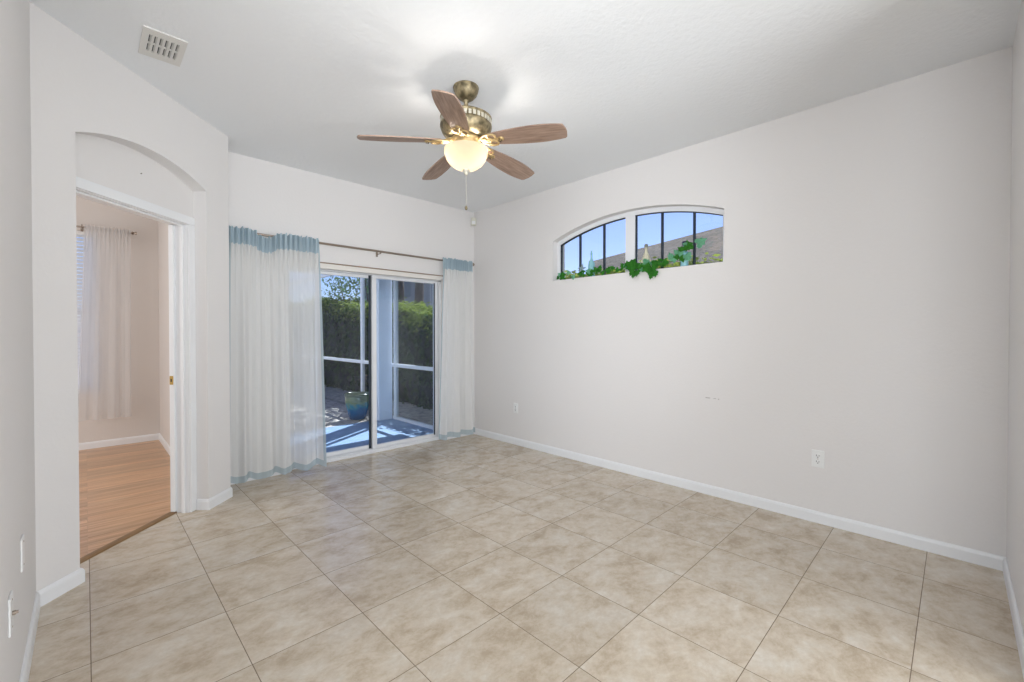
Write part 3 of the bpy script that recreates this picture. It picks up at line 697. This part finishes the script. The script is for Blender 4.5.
bm = bmesh.new(); lathe(bm, [(r, z+dz) for r, z in [(0, 2.486), (.088, 2.486), (.094, 2.476), (.086, 2.462), (.074, 2.452), (.08, 2.444), (0, 2.444)]], 32); FP('flywheel', bm, M['gold'], smooth=True)
bm = bmesh.new(); lathe(bm, [(r, z+dz) for r, z in [(0, 2.446), (.066, 2.446), (.060, 2.430), (.070, 2.420), (.074, 2.408), (.020, 2.398), (0, 2.398)]], 32); FP('light_fitter', bm, M['gold'], smooth=True)
bowl = [(.130, 2.420), (.135, 2.418), (.136, 2.408), (.133, 2.388), (.122, 2.356), (.102, 2.328), (.074, 2.307), (.040, 2.294), (.0, 2.290)]
bm = bmesh.new(); lathe(bm, [(r, z+dz) for r, z in bowl], 48); FP('glass_bowl', bm, M['bowl'], smooth=True)
bm = bmesh.new(); lathe(bm, [(r, z+dz) for r, z in [(0, 2.300), (.020, 2.297), (.026, 2.290), (.020, 2.281), (.010, 2.277), (.013, 2.269), (.008, 2.261), (0, 2.258)]], 20); FP('finial', bm, M['motorband'], smooth=True)
bm = bmesh.new(); tube(bm, [(.0, .0, 2.260+dz), (0, 0, 2.070+dz)], .0012, 6)
for i in range(36): lathe(bm, [(0, -.0018), (.0018, 0), (0, .0018)], 6, (0, 0, 2.259+dz-.0052*i))
ch = FP('pull_chain', bm, M['motorband'])
bm = bmesh.new(); lathe(bm, [(0, 2.072+dz), (.004, 2.070+dz), (.009, 2.061+dz), (.0095, 2.055+dz), (.007, 2.047+dz), (0, 2.043+dz)], 14); finish('pull_knob', bm, M['patina'], ch, True)
# bulbs
mb, nt_, b0 = mat('bulb_glow'); b0.inputs['Emission Color'].default_value = (1, .84, .62, 1); b0.inputs['Emission Strength'].default_value = 5
for k in range(2):
    a = math.radians(-44.4+180*k)
    bm = bmesh.new(); lathe(bm, [(0, -.024), (.014, -.020), (.022, -.008), (.022, .004), (.013, .020), (.009, .032), (0, .032)], 16)
    bu = FP('bulb', bm, mb, smooth=True); bu.location = (.064*math.cos(a), .064*math.sin(a), 2.365+dz)
    l = bpy.data.lights.new('fan_bulb', 'POINT'); l.energy = 14; l.color = (1, .94, .86); l.shadow_soft_size = .035
    lo = bpy.data.objects.new('fan_bulb', l); C.objects.link(lo); lo.location = (FX+.064*math.cos(a), FY+.064*math.sin(a), 2.375)
# blades
PITCH = math.radians(13)
def blade_mesh(bm):
    n_ = 26; L0, L1 = .165, .624
    def wd(t): return .047+.027*math.sin(PI*.5*min(1, t/.68))-.016*max(0, (t-.68)/.32)**1.8
    pts = [(L0+(L1-L0)*i/n_, wd(i/n_)) for i in range(n_+1)]
    outl = [(x, -w_) for x, w_ in pts]+[(L1+.008, -.054), (L1+.017, -.022), (L1+.019, .008), (L1+.010, .048)]+[(x, w_) for x, w_ in reversed(pts)]+[(L0-.012, .03), (L0-.016, 0), (L0-.012, -.03)]
    slab(bm, outl, [], (0, 0, -.004), (1, 0, 0), (0, 1, 0), (0, 0, 1), .008)
base_ang = math.radians(149.5)
blades = []
bmB = bmesh.new(); blade_mesh(bmB)
meB = bpy.data.meshes.new('fan_blade'); bmesh.ops.recalc_face_normals(bmB, faces=bmB.faces); bmB.to_mesh(meB); bmB.free(); meB.materials.append(M['blade'])
bmI = bmesh.new()
# blade iron: neck, two scroll rings and a plate under the blade root
tube(bmI, [(.075, 0, .014), (.11, 0, .004), (.145, 0, -.008), (.17, 0, -.009)], [.014, .013, .012, .010], 10)
for sy in (-1, 1):
    ring = [(.185+.026*math.cos(a), sy*.027+.022*math.sin(a), -.009) for a in [2*PI*k/16 for k in range(17)]]
    tube(bmI, ring, .0058, 8)
    tube(bmI, [(.10, sy*.006, -.001), (.135, sy*.040, -.006), (.17, sy*.052, -.009), (.205, sy*.046, -.009)], .0058, 8)
box(bmI, .145, .235, -.011, .011, -.0115, -.0045, .002)
lathe(bmI, [(0, -.014), (.014, -.013), (.019, -.008), (.019, -.0045), (0, -.0045)], 18, (.238, 0, 0))
meI = bpy.data.meshes.new('blade_bracket'); bmesh.ops.recalc_face_normals(bmI, faces=bmI.faces); bmI.to_mesh(meI); bmI.free(); meI.materials.append(M['gold'])
for p in meI.polygons: p.use_smooth = True
for k in range(5):
    a = base_ang+k*2*PI/5
    bl_ = bpy.data.objects.new('fan_blade', meB); C.objects.link(bl_); bl_.parent = fan; bl_.location = (0, 0, BZ+dz); bl_.rotation_euler = (Matrix.Rotation(a, 3, 'Z')@Matrix.Rotation(math.radians(3.8), 3, 'Y')@Matrix.Rotation(-PITCH, 3, 'X')).to_euler()
    ir = bpy.data.objects.new('blade_bracket', meI); C.objects.link(ir); ir.parent = bl_
    for q in range(3):
        bms = bmesh.new(); lathe(bms, [(0, -.0195), (.004, -.0185), (.005, -.016), (0, -.016)], 8, (.232+(.012 if q == 1 else 0), (q-1)*.013, 0)); finish('screw', bms, M['sole'], bl_)

# ------------------------------------------------------------------ ceiling vent
vt = empty('ceiling_vent', (.304, 2.964, H), 0, 'small off-white ceiling register with two rows of louvres', 'air vent')
bm = bmesh.new()
slots = []
for r_ in range(2):
    for k in range(6):
        x = -.062+k*.0225; y0 = -.088+r_*.092
        slots.append(rect(x, x+.0125, y0, y0+.080))
slab(bm, rect(-.090, .090, -.143, .143), slots, (0, 0, -.007), (1, 0, 0), (0, 1, 0), (0, 0, 1), .007)
finish('frame', bm, M['vent'], vt)
bm = bmesh.new()
for r_ in range(2):
    for k in range(6):
        x = -.062+k*.0225; y0 = -.088+r_*.092
        mt = Matrix.Translation((x+.008, 0, -.006))@Matrix.Rotation(math.radians(62), 4, 'Y')
        box(bm, -.006, .005, y0+.001, y0+.079, -.0006, .0006, 0, mt)
finish('louvre', bm, M['vent'], vt)
bm = bmesh.new(); slab(bm, rect(-.085, .085, -.138, .138), [], (0, 0, -.0012), (1, 0, 0), (0, 1, 0), (0, 0, 1), .0008); finish('backing', bm, M['slot'], vt)

# ------------------------------------------------------------------ sensor, outlets, plates, nail
sn = empty('motion_sensor', (3.492, 4.252, 2.63), math.radians(-45), 'cream motion sensor high in the far corner under the ceiling', 'motion sensor')
bm = bmesh.new(); slab(bm, [(-.030, .0), (.030, 0), (.030, .088), (.022, .096), (-.022, .096), (-.030, .088)], [], (0, -.016, 0), (1, 0, 0), (0, 0, 1), (0, 1, 0), .045); finish('housing', bm, M['cream_plastic'], sn)
bm = bmesh.new(); slab(bm, rect(-.022, .022, .014, .052), [], (0, -.021, 0), (1, 0, 0), (0, 0, 1), (0, 1, 0), .006); finish('lens', bm, M['plate'], sn)
def outlet(loc, rz, label, name='wall_outlet', kind='outlet'):
    r_ = empty(name, loc, rz, label, 'cover plate' if kind != 'outlet' else 'outlet')
    bm = bmesh.new(); box(bm, -.036, .036, -.006, 0, -.058, .058, .003); finish('cover_plate', bm, M['plate'], r_)
    if kind == 'outlet':
        for s in (-1, 1):
            bm = bmesh.new(); box(bm, -.017, .017, -.0085, -.005, s*.020-.014, s*.020+.014, .003); rc = finish('socket', bm, M['plate'], r_)
            bm = bmesh.new(); box(bm, -.0085, -.0055, -.0092, -.0082, s*.020-.002, s*.020+.008); box(bm, .0055, .0085, -.0092, -.0082, s*.020-.002, s*.020+.007); box(bm, -.003, .003, -.0092, -.0082, s*.020-.010, s*.020-.005)
            finish('slots', bm, M['slot'], rc)
    elif kind == 'coax':
        bm = bmesh.new(); lathe(bm, [(0, 0), (.0065, 0), (.0065, .009), (.0045, .009), (.0045, .014), (0, .014)], 12)
        for v_ in bm.verts: v_.co = Vector((v_.co.x, -.005-v_.co.z, v_.co.y))
        finish('coax_connector', bm, M['nickel'], r_)
    for z in ((-.042, .042) if kind != 'outlet' else (0,)):
        bm = bmesh.new(); lathe(bm, [(0, -.002), (.003, -.002), (.003, .001), (0, .0012)], 8, (0, 0, 0))
        for v_ in bm.verts: v_.co = Vector((v_.co.x, -.0065-v_.co.z, z+v_.co.y))
        finish('screw', bm, M['nickel'], r_)
    return r_
outlet((XR, .648, .432), PI/2+PI, 'white duplex outlet low on the right half of the long wall')
outlet((XR, 3.535, .418), PI/2+PI, 'white duplex outlet low on the long wall near the far curtain')
outlet((XL, 2.367, .482), PI/2, 'blank white cover plate on the near left wall', 'wall_plate', 'blank')
outlet((XL, 2.018, .422), PI/2, 'white cable plate with a metal connector on the near left wall', 'wall_plate', 'coax')
for o_ in C.objects:
    if o_.name.startswith('wall_outlet'): o_.rotation_euler[2] = -PI/2
np_ = DD(0, NIC)
bm = bmesh.new(); lathe(bm, [(0, 0), (.0035, 0), (.0035, .002), (.0012, .003), (.0012, .02), (0, .021)], 10)
for v_ in bm.verts: v_.co = Vector((v_.co.x, v_.co.z-.008, v_.co.y))
nl = finish('nail', bm, M['sole'], None, False, DD(.03, NIC, 2.27)); nl.rotation_euler = (0, 0, PI/4)
tag(nl, 'small dark nail in the wall of the arched niche above the doorway', 'nail')

# ------------------------------------------------------------------ outside: lanai
bm = bmesh.new(); box(bm, .80, 3.36, 4.47, 5.97, -.12, -.001); struct(finish('floor_lanai', bm, M['slab']))
bm = bmesh.new(); slab(bm, [(-6, 5.971), (3.42, 5.971), (3.42, 18), (-6, 18)], [], (0, 0, -.005), (1, 0, 0), (0, 1, 0), (0, 0, -1), .08); struct(finish('floor_patio', bm, M['paver']))
bm = bmesh.new(); slab(bm, [(-40, -40), (60, -40), (60, 60), (-40, 60)], [], (0, 0, -.13), (1, 0, 0), (0, 1, 0), (0, 0, -1), .1); struct(finish('ground', bm, M['soil']))
bm = bmesh.new(); slab(bm, [(3.43, 4.5), (4.4, 4.5), (4.4, 18), (3.43, 18)], [], (0, 0, -.03), (1, 0, 0), (0, 1, 0), (0, 0, -1), .09); struct(finish('ground_bed', bm, plain('gravel_bed', (.52, .47, .40), .95, bump=.9, bscale=30, var=.35, vscale=12)))
bm = bmesh.new(); box(bm, .81, 4.65, 4.486, 6.02, 2.42, 2.52); box(bm, .80, 3.4, 5.90, 6.05, 2.26, 2.42); struct(finish('roof_lanai', bm, M['ext_blue']))  # overhang past the screen wall is unseen, lengthened to shade the slab
bm = bmesh.new(); box(bm, 3.726, 4.22, -4, 4.5, 2.66, 2.74); box(bm, 4.20, 4.24, -4, 4.5, 2.60, 2.78); struct(finish('eave_sun_shield', bm, M['ext_blue']))  # unseen eave, added to keep sun out of the arched window
bm = bmesh.new(); box(bm, 3.055, 3.275, 5.90, 6.12, -.1, 2.42, .006); struct(finish('pillar_lanai', bm, M['ext_blue']))
SX = 3.30
sc = empty('screen_enclosure', (SX, 7.5, 0), 0, 'white aluminium framed insect screen wall between patio and hedge', 'screen enclosure')
for y in (4.52, 5.84, 6.93, 8.9, 11.0, 13.0):
    bm = bmesh.new(); box(bm, SX-.025, SX+.025, y-.030, y+.030, -.004, 2.42, .002); P('post', bm, M['alu'], sc)
for y0_, y1_, z0, z1 in ((4.5, 5.90, -.004, .045), (4.5, 13.02, .775, .825), (4.5, 13.02, 2.36, 2.42)):
    bm = bmesh.new(); box(bm, SX-.022, SX+.022, y0_, y1_, z0, z1, .002); P('rail', bm, M['alu'], sc)
raw('screen_mesh', [(0, 4.5-7.5, .0), (0, 13-7.5, .0), (0, 13-7.5, 2.4), (0, 4.5-7.5, 2.4)], [(0, 1, 2, 3)], M['mesh'], sc)
# glazed pot
pt = empty('planter_pot', (2.90, 6.27, -.005), 0, 'blue and green glazed ceramic pot on the patio outside the door', 'planter pot')
bm = bmesh.new(); lathe(bm, [(0, 0), (.095, 0), (.110, .006), (.135, .08), (.160, .18), (.176, .28), (.178, .335), (.172, .352), (.186, .362), (.190, .375), (.184, .385), (.170, .384), (.162, .37), (.160, .30), (0, .30)], 40)
finish('vessel', bm, M['pot'], pt, True)
bm = bmesh.new(); lathe(bm, [(0, .305), (.158, .303), (.158, .299), (0, .299)], 24); finish('soil', bm, M['soil'], pt)

# hedge
def leafcloud(n_, sampler, smin, smax, rnd):
    vs, fs = [], []
    for _ in range(n_):
        p, nn = sampler(rnd); s = rnd.uniform(smin, smax)
        a = Vector((rnd.gauss(0, 1), rnd.gauss(0, 1), rnd.gauss(0, 1))).normalized()
        nrm = (Vector(nn)+a*.9).normalized(); u = a.cross(nrm); u = u.normalized() if u.length > .01 else Vector((0, 0, 1)); v = nrm.cross(u)
        k = len(vs); vs += [p-u*s, p+v*s*.45-nrm*s*.1, p+u*s, p-v*s*.45-nrm*s*.1]; fs.append((k, k+1, k+2, k+3))
    return vs, fs
def hh_(y):
    import math as m
    def sm(a, b, t): t = max(0, min(1, (t-a)/(b-a))); return t*t*(3-2*t)
    return 1.94-.36*sm(4.0, 5.4, y)+.22*sm(6.4, 7.6, y)+.25*sm(8.5, 11, y)
hg = empty('hedge', (4.7, 8, -.13), 0, 'dense clipped green hedge behind the white screen frame', 'hedge')
rnd = random.Random(4)
HX0, HX1, HY0, HY1 = 4.05, 5.1, -2.0, 15.5
vs, fs = [], []
ny, nz = 90, 9
loop = []
for j in range(ny+1):
    y = HY0+(HY1-HY0)*j/ny; t_ = hh_(y)-.06
    prof = [(HX0+.28, -.13), (HX0+.16, .4), (HX0+.10, 1.0), (HX0+.12, t_-.25), (HX0+.25, t_), (HX1-.25, t_), (HX1-.1, t_-.3), (HX1-.1, -.13)]
    for x, z in prof: vs.append(Vector((x+rnd.uniform(-.06, .06), y, z+(rnd.uniform(-.05, .05) if z > 0 else 0))))
k = 8
for j in range(ny):
    for i in range(k-1): fs.append((j*k+i, j*k+i+1, (j+1)*k+i+1, (j+1)*k+i))
hl = Vector(hg.location)
M['core'] = plain('hedge_core', (.010, .013, .008), .95, bump=.8, bscale=12, var=.4, vscale=5)  # near-black solid body, shade inside the hedge put into the colour
raw('dark_core', [v-hl for v in vs], fs, M['core'], hg)
def sampA(rnd):
    y = rnd.uniform(HY0, HY1); y = y if rnd.random() < .35 else rnd.uniform(4.5, HY1)
    z = rnd.uniform(-.05, hh_(y)); return Vector((HX0+.10+rnd.gauss(0, .06)+(.12 if z < .4 else 0), y, z)), (-1, 0, .4)
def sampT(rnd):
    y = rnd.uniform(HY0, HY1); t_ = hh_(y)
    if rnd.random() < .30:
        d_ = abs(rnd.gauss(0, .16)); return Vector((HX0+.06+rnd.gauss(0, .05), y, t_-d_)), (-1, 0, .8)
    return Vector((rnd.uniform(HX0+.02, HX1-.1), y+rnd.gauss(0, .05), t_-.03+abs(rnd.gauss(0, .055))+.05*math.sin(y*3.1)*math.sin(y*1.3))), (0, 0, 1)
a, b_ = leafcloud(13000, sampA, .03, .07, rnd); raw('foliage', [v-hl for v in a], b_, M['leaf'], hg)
a, b_ = leafcloud(15000, sampT, .025, .055, rnd); raw('crown_foliage', [v-hl for v in a], b_, M['leaf_sunlit'], hg)['label'] = 'yellow-green leaves on top, sunlit tone painted in'

# trees behind the hedge
def tree(name, label, x, y, hgt, r0, lean, crowns, n_, seed, m_, ls=(.06, .12)):
    rnd = random.Random(seed); t_ = empty(name, (x, y, -.13), 0, label, 'tree')
    bm = bmesh.new(); pts = []; rs = []
    for i in range(9):
        q = i/8; pts.append((lean[0]*q+.05*math.sin(q*5+seed), lean[1]*q+.05*math.cos(q*4+seed), hgt*q)); rs.append(r0*(1-.45*q))
    tube(bm, pts, rs, 10)
    top = Vector(pts[-1]); mid = Vector(pts[5])
    for c in crowns:
        c_ = Vector(c[:3]); tube(bm, [mid, mid.lerp(c_, .5)+Vector((0, 0, .15)), c_], [r0*.4, r0*.25, r0*.08], 7)
    finish('trunk', bm, M['trunk'], t_, True)
    def smp(rnd):
        c = rnd.choice(crowns); d = Vector((rnd.gauss(0, 1), rnd.gauss(0, 1), rnd.gauss(0, .8))).normalized()*c[3]*(rnd.random()**.4)
        return Vector(c[:3])+d, d
    a, b_ = leafcloud(n_, smp, ls[0], ls[1], rnd); raw('crown', a, b_, m_, t_)
    return t_
import sys
def ydir(px, d):   # ground position at column px, depth d from the camera corner
    yaw = math.radians(44.4); r_ = (px-512)/435.4*d
    return (d*math.sin(yaw)+r_*math.cos(yaw), d*math.cos(yaw)-r_*math.sin(yaw))
for px, d, lab, lean, r0, sd_ in ((399, 10.0, 'thick bare trunk beside the lanai pillar, behind the hedge', (.1, .1), .13, 1), (417, 13.5, 'broad dark trunk seen mid-pane behind the hedge', (.2, 0), .19, 2), (427, 17.0, 'leaning tree trunk at the right edge of the door glass', (1.1, -.6), .13, 3)):
    x, y = ydir(px, d)
    tree('tree', lab, x, y, 4.4, r0, lean, [(.0, .2, 4.7, .7), (.5, -.3, 5.1, .6), (-.4, .2, 5.3, .6)], 1400, sd_, M['treeleaf'])
for px, d, lab, cr_, sd_ in ((329, 18.0, 'wispy tree seen through the upper left of the door glass', [(0, 0, 2.7, .55), (.4, -.4, 3.3, .5), (-.3, .5, 2.5, .5)], 5),
                             (350, 15.0, 'feathery green tree behind the hedge at the screen post', [(0, 0, 2.7, .7), (-.3, .3, 3.2, .6), (.3, -.3, 3.6, .7)], 6),
                             (371, 12.0, 'leafy tree behind the middle stile of the glass door', [(0, 0, 2.8, .7), (-.2, .2, 3.6, .8), (.5, -.2, 3.2, .7)], 7)):
    x, y = ydir(px, d)
    tree('tree', lab, x, y, 2.6, .06, (0, 0), cr_, 420, sd_, M['treeleaf'], (.04, .10))

# neighbouring house behind the right wall: hip roof
hs = empty('house', (11, 0, -.13), 0, 'neighbouring house with grey-brown shingled hip roof beyond the arched window', 'house')
def rp(x, y): return Vector((x, y, 2.35+.42*(x-7.0)))-Vector(hs.location)
# hip line through (8.52,5.85) and (10.07,3.61)
HYE = 5.85+(8.52-7.0)*1.449
e0 = rp(7.0, 4.91); eL = rp(8.44, 5.94); e1 = rp(7.0, -9); r0_ = rp(11.5, HYE-4.5*1.449); r1_ = rp(11.5, -5)
zb = e0.z
hx, hy, _ = hs.location
b0 = Vector((16.0-hx, 5.92-hy, zb)); b1 = Vector((16.0-hx, -9-hy, zb))
raw('roof', [e0, e1, r1_, r0_, b0, b1]+[v-Vector((0, 0, .14)) for v in (e0, e1, b1, b0)]+[eL, eL-Vector((0, 0, .14))], [(0, 1, 2, 3, 10), (10, 3, 4), (4, 3, 2, 5), (1, 5, 2), (0, 6, 7, 1), (1, 7, 8, 5), (5, 8, 9, 4), (4, 9, 11, 10), (10, 11, 6, 0), (6, 11, 9, 8, 7)], M['shingle'], hs)
HY = 4.8
bm = bmesh.new(); box(bm, 7.5-11, 15.5-11, -8.5, HY-.5, 0, 2.42+.0); finish('wall', bm, M['stucco'], hs)
# pale building seen between the trunks
hs2 = empty('house', (*ydir(408, 24), -.13), math.radians(-44.4), 'pale blue-grey neighbouring house glimpsed between the tree trunks', 'house')
bm = bmesh.new(); box(bm, -2.5, 1.2, 0, 6, 0, 4.6); box(bm, -.4, .3, -.03, 0, 2.2, 3.4, .005); finish('wall', bm, M['stucco'], hs2)
bm = bmesh.new(); slab(bm, [(-2.9, 4.6), (1.6, 4.6), (-.65, 6.0)], [], (0, -.4, 0), (1, 0, 0), (0, 0, 1), (0, 1, 0), 6.8); finish('roof', bm, M['shingle'], hs2)
